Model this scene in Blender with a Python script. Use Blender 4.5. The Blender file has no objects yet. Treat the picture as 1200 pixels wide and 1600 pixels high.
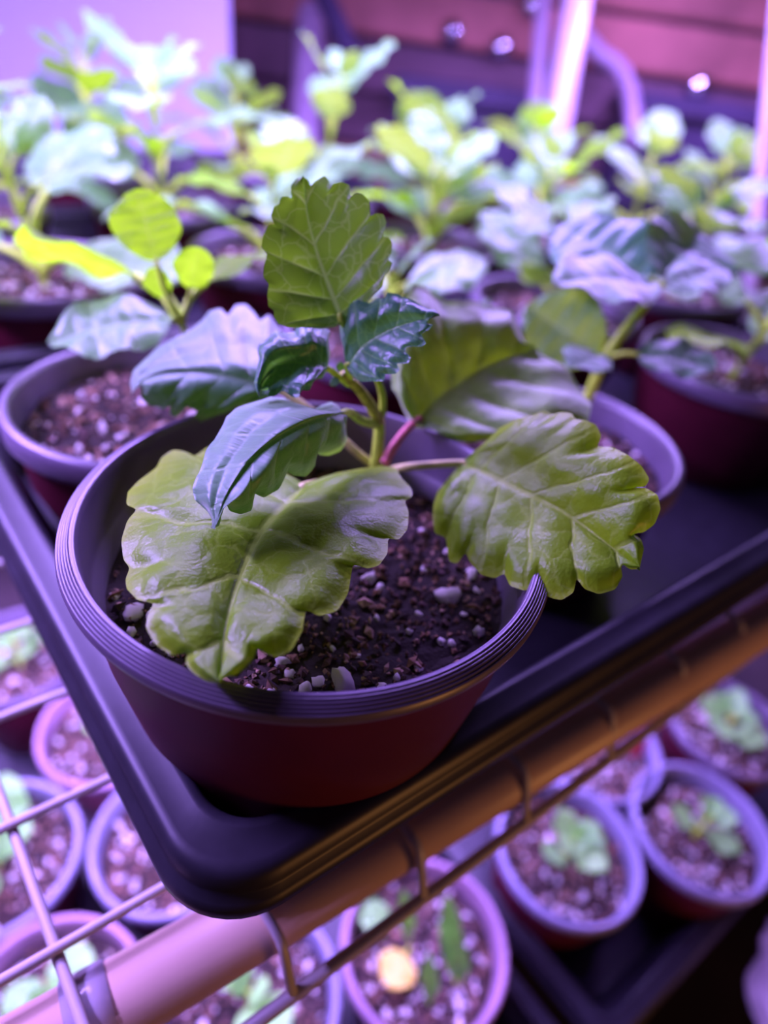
import bpy, bmesh, math, random
from mathutils import Vector, Matrix, noise
random.seed(7)
R_ = math.radians
scene = bpy.context.scene
COL = scene.collection

# ------------------------------------------------------------------ camera
FPX = 1000.0                       # focal length in pixels of the 1200x1600 frame
PITCH, ROLL = R_(36.7), R_(8.2)
CAM = Vector((0, 0, 1.0972))
_X = Vector((1, 0, 0)); _U = Vector((0, math.sin(PITCH), math.cos(PITCH)))
FW = Vector((0, math.cos(PITCH), -math.sin(PITCH)))
RT = _X * math.cos(ROLL) + _U * math.sin(ROLL)
UP = -_X * math.sin(ROLL) + _U * math.cos(ROLL)
cam_d = bpy.data.cameras.new('camera'); cam = bpy.data.objects.new('camera', cam_d); COL.objects.link(cam)
cam_d.sensor_fit = 'VERTICAL'; cam_d.sensor_height = 36; cam_d.sensor_width = 27
cam_d.lens = FPX / 1600 * 36
cam_d.clip_start = .005; cam_d.clip_end = 50
cam_d.dof.use_dof = True; cam_d.dof.focus_distance = .138; cam_d.dof.aperture_fstop = 5.2
m = Matrix((RT, UP, -FW)).transposed().to_4x4(); m.translation = CAM
cam.matrix_world = m
scene.camera = cam

# ------------------------------------------------------------------ light
VIOLET = (.405, .24, 1.0)
world = bpy.data.worlds.new('world'); scene.world = world; world.use_nodes = True
bg = world.node_tree.nodes['Background']; bg.inputs[0].default_value = (.40, .26, .62, 1); bg.inputs[1].default_value = .05
def area(name, loc, size, power, color, aim=(0, 0, -1), roll=0, spread=180):
    d = bpy.data.lights.new(name, 'AREA'); d.shape = 'RECTANGLE'; d.size, d.size_y = size
    d.energy = power; d.color = color; d.spread = R_(spread)
    o = bpy.data.objects.new(name, d); COL.objects.link(o)
    z = -Vector(aim).normalized(); x = Vector((math.cos(roll), math.sin(roll), 0)); x = (x - z * x.dot(z)).normalized(); y = z.cross(x)
    mm = Matrix((x, y, z)).transposed().to_4x4(); mm.translation = loc; o.matrix_world = mm
    return o
UA, VA = R_(40), R_(134)           # directions of the tray's front and left edges on the shelf
UX = Vector((math.cos(UA), math.sin(UA), 0)); VX = Vector((math.cos(VA), math.sin(VA), 0))
area('grow_light_bar', (-.31, .42, 1.29), (.66, .03), 8.0, VIOLET, roll=UA)
area('grow_light_bar', (.12, .70, 1.29), (.85, .03), 14.0, VIOLET, roll=UA)
area('grow_light_bar', (-.47, .26, 1.22), (.50, .03), 11.0, VIOLET, roll=VA)  # extra bar, added to brighten the left rim and tray lip
area('under_shelf_grow_light', (.04, .30, .872), (.65, .03), 5.6, VIOLET, roll=UA)
area('under_shelf_grow_light', (-.16, .42, .872), (.70, .03), 5.6, VIOLET, roll=UA)
area('warm_room_lamp', (.75, -.38, .72), (.25, .25), 1.5, (1, .40, .12), aim=(-.70, .48, .16))
scene.view_settings.view_transform = 'Standard'; scene.view_settings.look = 'None'
scene.view_settings.gamma = 1; scene.view_settings.use_curve_mapping = False
scene.view_settings.exposure = 0.45

# ------------------------------------------------------------------ measuring helpers (photo pixel -> place)
def ray(x, y): return FW + RT * ((x - 600) / FPX) - UP * ((y - 800) / FPX)
def at(x, y, z): d = ray(x, y); return CAM + d * ((z - CAM.z) / d.z)
def dep(x, y, t): return CAM + ray(x, y) * t
def pt(q): return at(*q) if q[2] > .5 else dep(*q)

# ------------------------------------------------------------------ material helpers
def new_mat(name):
    mt = bpy.data.materials.new(name); mt.use_nodes = True; nt = mt.node_tree
    return mt, nt, nt.nodes['Principled BSDF'], nt.nodes['Material Output']
def N(nt, typ, **kw):
    n = nt.nodes.new(typ)
    for k, v in kw.items():
        if k.startswith('i_'):
            key = k[2:]; n.inputs[int(key) if key.isdigit() else key].default_value = v
        else: setattr(n, k, v)
    return n
def math_(nt, op, a, b=None, c=None, clamp=False):
    n = nt.nodes.new('ShaderNodeMath'); n.operation = op; n.use_clamp = clamp
    for i, v in enumerate((a, b, c)):
        if v is None: continue
        if isinstance(v, (int, float)): n.inputs[i].default_value = v
        else: nt.links.new(v, n.inputs[i])
    return n.outputs[0]
def ramp(nt, fac, stops):
    n = nt.nodes.new('ShaderNodeValToRGB'); e = n.color_ramp.elements
    while len(e) > 1: e.remove(e[-1])
    e[0].position, e[0].color = stops[0][0], (*stops[0][1], 1)
    for p, c in stops[1:]: q = e.new(p); q.color = (*c, 1)
    nt.links.new(fac, n.inputs[0]); return n.outputs[0]
def mixc(nt, fac, a, b):
    n = nt.nodes.new('ShaderNodeMix'); n.data_type = 'RGBA'
    if isinstance(fac, (int, float)): n.inputs[0].default_value = fac
    else: nt.links.new(fac, n.inputs[0])
    for i, v in ((6, a), (7, b)):
        if isinstance(v, tuple): n.inputs[i].default_value = (*v, 1)
        else: nt.links.new(v, n.inputs[i])
    return n.outputs[2]
def plain(name, color, rough=.5, spec=.5, nscale=80, namt=.25, bump=0., metal=0., coat=0., coord='Object'):
    mt, nt, b, out = new_mat(name)
    tc = N(nt, 'ShaderNodeTexCoord'); nz = N(nt, 'ShaderNodeTexNoise'); nz.inputs['Scale'].default_value = nscale; nz.inputs['Detail'].default_value = 4
    nt.links.new(tc.outputs[coord], nz.inputs['Vector'])
    d = tuple(c * (1 - namt) for c in color); l = tuple(min(1, c * (1 + namt)) for c in color)
    nt.links.new(ramp(nt, nz.outputs[0], [(.3, d), (.7, l)]), b.inputs['Base Color'])
    b.inputs['Roughness'].default_value = rough; b.inputs['Specular IOR Level'].default_value = spec
    b.inputs['Metallic'].default_value = metal; b.inputs['Coat Weight'].default_value = coat
    if bump:
        bp = N(nt, 'ShaderNodeBump'); bp.inputs['Strength'].default_value = bump; bp.inputs['Distance'].default_value = .001
        nt.links.new(nz.outputs[0], bp.inputs['Height']); nt.links.new(bp.outputs[0], b.inputs['Normal'])
    return mt

def leaf_mat(name, dark, light, vein, trans, tfac=.38, rough=.42, edge=None, spec=.5, ter=1.5, bump=.28, sheen=.2):
    mt, nt, b, out = new_mat(name)
    st = N(nt, 'ShaderNodeUVMap', uv_map='st'); pl = N(nt, 'ShaderNodeUVMap', uv_map='pl')
    sx = N(nt, 'ShaderNodeSeparateXYZ'); nt.links.new(st.outputs[0], sx.inputs[0])
    u, v = sx.outputs[0], math_(nt, 'ABSOLUTE', sx.outputs[1])
    mr = lambda x, a, c: math_(nt, 'SUBTRACT', 1., math_(nt, 'SMOOTH_MIN', 1., math_(nt, 'DIVIDE', math_(nt, 'SUBTRACT', x, a), c - a, clamp=True), .001), clamp=True)
    mid = mr(v, .012, .034)
    nz = N(nt, 'ShaderNodeTexNoise'); nz.inputs['Scale'].default_value = 1.3; nt.links.new(pl.outputs[0], nz.inputs['Vector'])
    uw = math_(nt, 'ADD', u, math_(nt, 'MULTIPLY', math_(nt, 'SUBTRACT', nz.outputs[0], .5), .35))
    fr = math_(nt, 'ABSOLUTE', math_(nt, 'SUBTRACT', math_(nt, 'FRACT', uw), .5))
    sec = math_(nt, 'MULTIPLY', mr(fr, .018, .06), math_(nt, 'SUBTRACT', 1., math_(nt, 'MULTIPLY', v, .45)))
    vo = N(nt, 'ShaderNodeTexVoronoi', feature='DISTANCE_TO_EDGE'); vo.inputs['Scale'].default_value = ter
    wn = N(nt, 'ShaderNodeTexNoise'); wn.inputs['Scale'].default_value = 1.8; wn.inputs['Detail'].default_value = 2; nt.links.new(pl.outputs[0], wn.inputs['Vector'])
    wa = N(nt, 'ShaderNodeVectorMath', operation='MULTIPLY_ADD'); wa.inputs[1].default_value = (.55, .55, 0); nt.links.new(wn.outputs['Color'], wa.inputs[0]); nt.links.new(pl.outputs[0], wa.inputs[2])
    nt.links.new(wa.outputs[0], vo.inputs['Vector'])
    tr = mr(vo.outputs['Distance'], .008, .05)
    vein_f = math_(nt, 'MAXIMUM', math_(nt, 'MAXIMUM', mid, math_(nt, 'MULTIPLY', sec, .9)), math_(nt, 'MULTIPLY', tr, .46))
    n2 = N(nt, 'ShaderNodeTexNoise'); n2.inputs['Scale'].default_value = .8; n2.inputs['Detail'].default_value = 5; nt.links.new(pl.outputs[0], n2.inputs['Vector'])
    oi = N(nt, 'ShaderNodeObjectInfo')
    f0 = math_(nt, 'ADD', n2.outputs[0], math_(nt, 'MULTIPLY', math_(nt, 'SUBTRACT', oi.outputs['Random'], .5), .5))
    base = ramp(nt, f0, [(.3, dark), (.72, light)])
    if edge:
        base = mixc(nt, math_(nt, 'MULTIPLY', math_(nt, 'POWER', v, 9.), .75), base, edge)
    col = mixc(nt, math_(nt, 'MULTIPLY', vein_f, .62), base, vein)
    nt.links.new(col, b.inputs['Base Color'])
    b.inputs['Roughness'].default_value = rough; b.inputs['Specular IOR Level'].default_value = spec
    b.inputs['Sheen Weight'].default_value = sheen; b.inputs['Sheen Roughness'].default_value = .5
    n3 = N(nt, 'ShaderNodeTexNoise'); n3.inputs['Scale'].default_value = 14; n3.inputs['Detail'].default_value = 3; nt.links.new(pl.outputs[0], n3.inputs['Vector'])
    vs_ = N(nt, 'ShaderNodeTexVoronoi', feature='SMOOTH_F1'); vs_.inputs['Scale'].default_value = ter; vs_.inputs['Smoothness'].default_value = .35; nt.links.new(wa.outputs[0], vs_.inputs['Vector'])
    hgt = math_(nt, 'ADD', math_(nt, 'ADD', math_(nt, 'MULTIPLY', vo.outputs['Distance'], .65), math_(nt, 'MULTIPLY', vs_.outputs['Distance'], -.5)), math_(nt, 'ADD', math_(nt, 'MULTIPLY', math_(nt, 'MAXIMUM', mid, sec), -.30), math_(nt, 'MULTIPLY', n3.outputs[0], .28)))
    bp = N(nt, 'ShaderNodeBump'); bp.inputs['Strength'].default_value = bump; bp.inputs['Distance'].default_value = .0009
    nt.links.new(hgt, bp.inputs['Height']); nt.links.new(bp.outputs[0], b.inputs['Normal'])
    tl = N(nt, 'ShaderNodeBsdfTranslucent'); nt.links.new(mixc(nt, math_(nt, 'MULTIPLY', vein_f, .4), mixc(nt, f0, tuple(c * .8 for c in trans), trans), vein), tl.inputs[0])
    mx = N(nt, 'ShaderNodeMixShader'); mx.inputs[0].default_value = tfac
    nt.links.new(b.outputs[0], mx.inputs[1]); nt.links.new(tl.outputs[0], mx.inputs[2]); nt.links.new(mx.outputs[0], out.inputs['Surface'])
    return mt

M = {}
M['leaf'] = leaf_mat('leaf_green', (.125, .29, .006), (.19, .40, .010), (.44, .70, .10), (.46, .82, .008), edge=(.34, .54, .02), tfac=.36, rough=.36, sheen=.03, bump=.6, spec=.38)
M['leaf_soft'] = leaf_mat('leaf_green_sheen', (.125, .29, .03), (.19, .40, .04), (.42, .66, .12), (.46, .82, .008), tfac=.32, rough=.42, sheen=.8, bump=.5, spec=.5)  # copy of the green leaf; reflected violet light put in as extra sheen
M['leaf_lime'] = leaf_mat('leaf_lime', (.22, .50, .02), (.32, .62, .03), (.5, .78, .1), (.44, 1.0, .015), tfac=.62, rough=.45, bump=.3, sheen=.05)
M['leaf_young'] = leaf_mat('leaf_young_dark', (.035, .16, .08), (.06, .23, .11), (.26, .60, .12), (.20, .62, .03), tfac=.22, rough=.36, ter=3.6, sheen=.2, bump=.4)
M['leaf_mid'] = leaf_mat('leaf_mid', (.09, .26, .11), (.14, .34, .15), (.26, .48, .22), (.34, .75, .03), tfac=.25, rough=.40, ter=2.2, sheen=.6, bump=.4)
M['leaf_sheen'] = leaf_mat('leaf_mid_sheen', (.16, .36, .16), (.24, .48, .22), (.34, .56, .26), (.34, .75, .03), tfac=.2, rough=.5, ter=2.2, sheen=1.0, bump=.4)  # paler leaf_mid copy; reflected light put into its colour and sheen
M['leaf_up'] = leaf_mat('leaf_upright', (.13, .30, .035), (.20, .40, .045), (.55, .85, .22), (.28, .66, .02), tfac=.26, rough=.42, ter=1.9, sheen=.2)
M['leaf_back'] = leaf_mat('leaf_background', (.13, .36, .11), (.24, .52, .18), (.42, .70, .28), (.48, .86, .04), tfac=.32, rough=.36, ter=2.2, bump=.3, sheen=.2)
M['leaf_seedling'] = leaf_mat('leaf_seedling', (.15, .44, .08), (.27, .62, .14), (.42, .75, .24), (.40, .90, .05), tfac=.3, rough=.4, ter=2., bump=.2, sheen=.3)
M['leaf_blade'] = leaf_mat('leaf_blade', (.06, .26, .02), (.12, .40, .03), (.3, .6, .1), (.2, .6, .02), tfac=.25, rough=.4, bump=.2)
M['leaf_yellow'] = leaf_mat('leaf_yellowed', (.70, .58, .05), (.85, .75, .12), (.85, .75, .3), (.8, .75, .05), tfac=.25, rough=.5, ter=2., bump=.2)
M['stem'] = plain('stem_green', (.52, .80, .06), .45, .4, 300, .2, .2)
M['stem_tan'] = plain('petiole_tan', (.58, .58, .18), .45, .4, 300, .2, .2)
M['stem_pink'] = plain('petiole_pink', (.62, .20, .20), .42, .4, 300, .25, .2)
M['stem_brown'] = plain('shoot_brown', (.40, .42, .06), .45, .4, 400, .4, .2)
M['pot'] = plain('pot_maroon_plastic', (.085, .007, .020), .55, .2, 60, .12)
M['pot_pink'] = plain('pot_mauve_plastic', (.42, .13, .20), .45, .45, 60, .12)
M['rim'] = plain('rim_dark_plastic', (.12, .095, .14), .38, .75, 90, .12)
M['rim_blue'] = plain('rim_blue_plastic', (.23, .22, .32), .45, .5, 60, .1)
M['rim_mauve'] = plain('rim_mauve_plastic', (.32, .20, .28), .45, .5, 60, .1)
M['tray'] = plain('tray_black_plastic', (.020, .018, .026), .42, .36, 120, .2, .05)
M['perlite'] = plain('perlite_white', (.72, .66, .64), .8, .2, 600, .18, .4)
M['wire'] = plain('wire_white_vinyl', (.52, .47, .46), .4, .4, 60, .08)
M['pipe'] = plain('pipe_cream_pvc', (.66, .46, .34), .38, .45, 40, .06)
M['board'] = plain('board_white_foam', (.66, .60, .78), .8, .2, 6, .03)
M['pole'] = plain('pole_white_plastic', (.46, .38, .44), .25, .6, 30, .06)
M['tag_red'] = plain('tag_red', (.62, .02, .04), .5, .4, 60, .1)
M['tag_white'] = plain('tag_white', (.70, .66, .70), .5, .4, 60, .06)
M['bag'] = plain('bag_pale_plastic', (.62, .52, .55), .3, .6, 60, .1)
M['shelf'] = plain('shelf_dark_board', (.035, .025, .024), .65, .3, 14, .4, .2)
M['floor'] = plain('floor_dark', (.030, .022, .020), .8, .2, 5, .4)
M['plank'] = plain('plank_red_brown', (.32, .12, .10), .7, .3, 6, .5, .1)
M['plank_brown'] = plain('plank_brown', (.36, .18, .13), .7, .3, 7, .5, .1)
M['plank_dark'] = plain('plank_dark', (.13, .07, .09), .7, .3, 6, .45, .1)
M['wall'] = plain('wall_dark_brown', (.16, .09, .11), .8, .2, 4, .3)  # dark brown base wall behind the boards
M['crate'] = plain('crate_dark_plastic', (.05, .035, .075), .5, .4, 8, .3)
M['metal'] = plain('knob_bright_metal', (.8, .78, .8), .15, .5, 20, .05, metal=1.)
M['cable'] = plain('cable_grey', (.34, .25, .34), .35, .5, 20, .1)
def soil_mat():
    mt, nt, b, out = new_mat('potting_soil')
    at_ = N(nt, 'ShaderNodeVertexColor', layer_name='tone')
    tc = N(nt, 'ShaderNodeTexCoord'); nz = N(nt, 'ShaderNodeTexNoise'); nz.inputs['Scale'].default_value = 900; nt.links.new(tc.outputs['Object'], nz.inputs['Vector'])
    mu = mixc(nt, math_(nt, 'MULTIPLY', nz.outputs[0], .6), at_.outputs[0], (.012, .008, .007))
    nt.links.new(mu, b.inputs['Base Color']); b.inputs['Roughness'].default_value = .85; b.inputs['Specular IOR Level'].default_value = .25
    bp = N(nt, 'ShaderNodeBump'); bp.inputs['Strength'].default_value = .5; bp.inputs['Distance'].default_value = .0006
    nt.links.new(nz.outputs[0], bp.inputs['Height']); nt.links.new(bp.outputs[0], b.inputs['Normal'])
    return mt
M['soil'] = soil_mat()

# ------------------------------------------------------------------ object helpers
def link(name, me, parent=None, mat=None, loc=None):
    o = bpy.data.objects.new(name, me); COL.objects.link(o)
    if mat is not None and me is not None and not me.materials: me.materials.append(mat)
    if parent is not None: o.parent = parent
    if loc is not None: o.location = loc
    return o
def tag(o, label, cat, group=None, kind=None):
    o['label'] = label; o['category'] = cat
    if group: o['group'] = group
    if kind: o['kind'] = kind
    return o
def struct(o): o['kind'] = 'structure'; return o
def empty(name, loc=(0, 0, 0)):
    o = bpy.data.objects.new(name, None); COL.objects.link(o); o.location = loc; o.empty_display_size = .01; return o
def mesh_of(name, verts, faces, smooth=True):
    me = bpy.data.meshes.new(name); me.from_pydata([tuple(v) for v in verts], [], faces); me.update()
    if smooth: me.polygons.foreach_set('use_smooth', [True] * len(me.polygons))
    return me
def lathe(name, prof, n=64, closed=False, smooth=True):
    vs, fs = [], []
    for (r, z) in prof:
        for k in range(n):
            a = 2 * math.pi * k / n; vs.append((r * math.cos(a), r * math.sin(a), z))
    L = len(prof)
    for i in range(L if closed else L - 1):
        j = (i + 1) % L
        for k in range(n):
            k2 = (k + 1) % n; fs.append((i * n + k, i * n + k2, j * n + k2, j * n + k))
    return mesh_of(name, vs, fs, smooth)
def spline(pts, n):
    """Catmull-Rom through points (Vectors or tuples)"""
    P = [Vector(p) for p in pts]; P = [P[0] * 2 - P[1]] + P + [P[-1] * 2 - P[-2]]
    out = []; m_ = len(P) - 3
    for i in range(n):
        x = i / (n - 1) * m_; k = min(int(x), m_ - 1); t = x - k
        a, b, c, d = P[k:k + 4]
        out.append(.5 * ((2 * b) + (c - a) * t + (2 * a - 5 * b + 4 * c - d) * t * t + (-a + 3 * b - 3 * c + d) * t ** 3))
    return out
def tube_data(pts, r0, r1=None, sides=8, n=None, caps=True):
    r1 = r0 if r1 is None else r1
    P = spline(pts, n) if n else [Vector(p) for p in pts]
    vs, fs = [], []; prev = None
    for i, p in enumerate(P):
        t = (P[min(i + 1, len(P) - 1)] - P[max(i - 1, 0)]).normalized()
        a = prev if prev is not None else (Vector((0, 0, 1)) if abs(t.z) < .9 else Vector((1, 0, 0)))
        a = (a - t * a.dot(t)).normalized(); b = t.cross(a); prev = a
        rr = r0 + (r1 - r0) * i / (len(P) - 1)
        for k in range(sides):
            th = 2 * math.pi * k / sides; vs.append(p + (a * math.cos(th) + b * math.sin(th)) * rr)
    for i in range(len(P) - 1):
        for k in range(sides):
            k2 = (k + 1) % sides; fs.append((i * sides + k, i * sides + k2, (i + 1) * sides + k2, (i + 1) * sides + k))
    if caps:
        fs.append(tuple(range(sides))[::-1]); fs.append(tuple((len(P) - 1) * sides + k for k in range(sides)))
    return vs, fs
def tube(name, pts, r0, r1=None, parent=None, mat=None, sides=8, n=None, origin=None):
    o_ = Vector(origin) if origin is not None else Vector((0, 0, 0))
    vs, fs = tube_data([Vector(p) - o_ for p in pts], r0, r1, sides, n)
    return link(name, mesh_of(name, vs, fs), parent, mat)
def box_mesh(name, sx, sy, sz, bevel=0.):
    bm = bmesh.new(); bmesh.ops.create_cube(bm, size=1); bmesh.ops.scale(bm, vec=(sx, sy, sz), verts=bm.verts)
    if bevel: bmesh.ops.bevel(bm, geom=list(bm.edges), offset=bevel, segments=2, affect='EDGES')
    me = bpy.data.meshes.new(name); bm.to_mesh(me); bm.free(); return me

# ------------------------------------------------------------------ the setting
floor = struct(link('floor', box_mesh('floor', 6, 6, .02), None, M['floor'], (0, 1.0, -.01)))
wall = struct(link('wall_back', box_mesh('wall_back', 5, .04, 2.6), None, M['wall'], (0, 1.22, 1.3)))
pm = [box_mesh('plank', 4.8, .018, .064, .004), box_mesh('plank', 4.8, .018, .061, .004)]
pmats = ['plank', 'plank', 'plank_brown', 'plank_dark', 'plank_dark']
for k in range(30):                # horizontal boards on the wall, each proud of the shadow gap, weathered differently
    p = link('plank', pm[k % 2], wall); p.location = (0, -.028 - .004 * (k % 3), -.95 + .070 * k)
    if not pm[k % 2].materials: pm[k % 2].materials.append(None)
    p.material_slots[0].link = 'OBJECT'; p.material_slots[0].material = M[pmats[(k + 4) % 5]]

# white board standing at the back of the shelf
br = dep(362, 150, .86)
bd = link('white_board', box_mesh('white_board', .62, .006, .50, .001), None, M['board'], (br.x - .31 * math.cos(R_(4)), br.y - .31 * math.sin(R_(4)), .905 + .25))
bd.rotation_euler = (0, 0, R_(4)); tag(bd, 'plain white foam board standing upright behind the plants', 'board')

# ------------------------------------------------------------------ shelves
DECK = .900
root = empty('wire_shelf', (0, 0, DECK)); tag(root, 'white vinyl coated wire grid shelf under the black trays', 'shelf')
W = .0015
corner = at(620, 1342, DECK); drop = at(628, 1428, DECK - .024) - corner     # where the deck bends down, and its lip
fo = Vector((corner.x, corner.y, 0)); drop = VX * (drop.dot(Vector((VX.x, VX.y, 0)))) + Vector((0, 0, -.024))
dw0 = at(60, 1410, DECK)                                   # a point on one deck wire
def uv_coord(p):
    q = Vector((p.x, p.y, 0)) - fo; det = UX.x * VX.y - UX.y * VX.x
    return (q.x * VX.y - q.y * VX.x) / det, (UX.x * q.y - UX.y * q.x) / det
def uvp(a, b, z): return Vector((fo.x + UX.x * a + VX.x * b, fo.y + UX.y * a + VX.y * b, z))
a0, _ = uv_coord(dw0)
_, b0 = uv_coord(at(150, 1450, DECK))
vs, fs = tube_data([drop, drop * .5, drop * .16, drop * .04 + VX * .001 - Vector((0, 0, .0006)), VX * .004 - Vector((0, 0, .0012)), VX * .01 - Vector((0, 0, .0012)), VX * .85 - Vector((0, 0, .0012))], W, None, 8)
deck_me = mesh_of('deck_wire', vs, fs)
for k in range(-8, 18):
    w = link('deck_wire', deck_me, root, M['wire']); q = uvp(a0 + .0475 * k, 0, 0); w.location = (q.x, q.y, 0)
vs, fs = tube_data([UX * -.45, UX * .2, UX * .9], W, None, 8)
cross_me = mesh_of('cross_wire', vs, fs)
for k in range(0, 20):
    w = link('cross_wire', cross_me, root, M['wire']); q = uvp(0, b0 + .0395 * k, 0); w.location = (q.x, q.y, .0012)
vs, fs = tube_data([UX * -.45, UX * .2, UX * .9], .0021, None, 8)
w = link('front_rod', mesh_of('front_rod', vs, fs), root, M['wire']); w.location = (fo.x + drop.x, fo.y + drop.y, -.024)

# cream pipe carrying the shelf front
pz = DECK - .015
p1, p2 = at(235, 1535, pz), at(1130, 1012, pz)
pd = (p2 - p1).normalized(); pa = p1 - pd * .16; pb = p1 + pd * .75
root = empty('support_pipe', pa); tag(root, 'cream plastic pipe running under the front of the wire shelf', 'pipe')
tube('pipe', [pa, (pa + pb) / 2, pb], .0105, None, root, M['pipe'], 32, None, pa)
c0 = at(140, 1568, pz); c0 = pa + pd * (c0 - pa).dot(pd)
cm, nt, b, out = new_mat('collar_clear'); b.inputs['Base Color'].default_value = (.74, .70, .78, 1); b.inputs['Roughness'].default_value = .2; b.inputs['Transmission Weight'].default_value = .5
tube('clear_collar', [c0 - pd * .0055, c0, c0 + pd * .0055], .0113, None, root, cm, 32, None, pa)

LOW = .562
sh = link('lower_shelf', box_mesh('lower_shelf', 1.7, .82, .02, .002), None, M['shelf'])
q = at(700, 1700, LOW)
sh.location = (.10 + VX.x * .40, .10 + VX.y * .40 + .08, LOW - .01); sh.rotation_euler = (0, 0, UA); tag(sh, 'dark board of the lower shelf beneath the seedling trays', 'shelf')

# ------------------------------------------------------------------ trays
def rrect(cx, cy, hx, hy, r, seg=10):
    pts = []
    for (sx, sy, a_) in ((1, 1, 0), (-1, 1, 90), (-1, -1, 180), (1, -1, 270)):
        for k in range(seg + 1):
            th = R_(a_ + 90 * k / seg)
            pts.append((cx + sx * (hx - r) + r * math.cos(th), cy + sy * (hy - r) + r * math.sin(th)))
    return pts
TRAY_PROF = [(.0020, -.0115), (.0006, -.0118), (0, -.0110), (.0000, -.0085), (.0006, -.0070), (.0020, -.0062), (.0024, -.0045), (.0028, -.0012), (.0040, -.0002), (.0055, 0), (.0100, -.0004),
             (.0112, 0.0004), (.0124, .0003), (.0134, -.0010), (.0145, -.0060), (.0155, -.0105), (.0172, -.0120), (.0184, -.0140), (.0215, -.0380), (.0235, -.0420), (.0280, -.0432)]
def tray_mesh(la, lb, skew=True):
    vs, fs = [], []; n = None
    for (d, z) in TRAY_PROF:
        ring = rrect(la / 2, lb / 2, la / 2 - d, lb / 2 - d, max(.019 - d * .4, .004)); n = len(ring)
        for (x, y) in ring:
            w_ = UX * x + VX * y; vs.append((w_.x, w_.y, z))
    for i in range(len(TRAY_PROF) - 1):
        for k in range(n):
            k2 = (k + 1) % n; fs.append((i * n + k, i * n + k2, (i + 1) * n + k2, (i + 1) * n + k))
    base = (len(TRAY_PROF) - 1) * n; c = UX * la / 2 + VX * lb / 2
    vs.append((c.x, c.y, -.0432)); ci = len(vs) - 1
    for k in range(n): fs.append((base + k, base + (k + 1) % n, ci))
    return mesh_of('tray', vs, fs)
def tray(corner_xy, lip_z, me, label, group=None):
    r = empty('plant_tray', (corner_xy[0], corner_xy[1], lip_z)); tag(r, label, 'tray', group)
    o = link('tray_shell', me, r, M['tray']); sm = o.modifiers.new('thick', 'SOLIDIFY'); sm.thickness = .0009; sm.offset = 1
    return r
LIP = DECK + .0030 + .0441
ln = at(133, 1117, LIP - .006); fn = at(757, 1187, LIP - .006)
def uv2(p, o):
    q = Vector((p.x - o.x, p.y - o.y, 0)); det = UX.x * VX.y - UX.y * VX.x
    return (q.x * VX.y - q.y * VX.x) / det, (UX.x * q.y - UX.y * q.x) / det
# corner = intersection of left line (through ln along VX) and front line (through fn along UX)
ua, ub = uv2(ln, fn); T0 = Vector((fn.x + UX.x * ua, fn.y + UX.y * ua, 0))
tm_a = tray_mesh(.54, .275)
tray(T0, LIP, tm_a, 'black plastic tray on the wire shelf holding the sharp green plant at its corner')
tray(T0 + VX * .283, LIP, tm_a, 'black plastic tray standing right behind the corner tray on the wire shelf')
tray(T0 + VX * .566, LIP, tm_a, 'black plastic tray at the back of the wire shelf before the white board')

# ------------------------------------------------------------------ pots, soil, perlite
def pot_meshes(R, h, ridged, n=72):
    if ridged:
        rim = [(R * .855, -.032), (R * .868, -.0170), (R * .895, -.0155), (R * .905, -.0140), (R * .918, -.0030), (R * .924, -.0006), (R * .932, .0)]
        k = 6
        for i in range(k):                                  # fine concentric ridges on the sloping lip
            r0 = R * .938 + R * .060 * i / k; z0 = -.0001 - .0026 * (i / k) ** 1.2; w_ = R * .060 / k
            rim += [(r0, z0 - .00040), (r0 + w_ * .22, z0 + .00020), (r0 + w_ * .62, z0 + .00008), (r0 + w_ * .9, z0 - .00070)]
        rim += [(R * 1.0, -.0036), (R * .998, -.0046), (R * .988, -.0052), (R * .955, -.0056), (R * .945, -.0056)]
        n = 128
    else:
        rim = [(R * .855, -.032), (R * .885, -.016), (R * .91, -.003), (R * .925, 0), (R * .95, .0005), (R * .985, -.0004), (R, -.003), (R * .997, -.0085), (R * .985, -.0095), (R * .945, -.0095)]
    body = [(R * .945, -.0054), (R * .925, -.0095), (R * .90, -.030), (R * .72, -h + .004), (R * .69, -h), (R * .3, -h), (R * .001, -h + .001),
            (R * .3, -h + .0015), (R * .68, -h + .0015), (R * .87, -.031), (R * .90, -.020), (R * .925, -.0085)]
    return lathe('pot', body, n), lathe('rim', rim, n)
def chunk(rng, s):
    """small irregular lump: jittered octahedron"""
    P = [(1, 0, 0), (-1, 0, 0), (0, 1, 0), (0, -1, 0), (0, 0, 1), (0, 0, -1)]
    q = Matrix.Rotation(rng.uniform(0, 6.28), 3, Vector((rng.uniform(-1, 1), rng.uniform(-1, 1), rng.uniform(-1, 1) + .01)).normalized())
    e = Vector((rng.uniform(.5, 1.6), rng.uniform(.5, 1.1), rng.uniform(.5, 1.))) * s
    vs = [q @ Vector((p[0] * e.x * rng.uniform(.7, 1.2), p[1] * e.y * rng.uniform(.7, 1.2), p[2] * e.z * rng.uniform(.7, 1.2))) for p in P]
    return vs, [(0, 2, 4), (2, 1, 4), (1, 3, 4), (3, 0, 4), (2, 0, 5), (1, 2, 5), (3, 1, 5), (0, 3, 5)]
def soil_h(x, y, seed): return .0022 * noise.noise(Vector((x * 70 + seed, y * 70, seed))) + .0012 * noise.noise(Vector((x * 260, y * 260 + seed, 3)))
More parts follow.
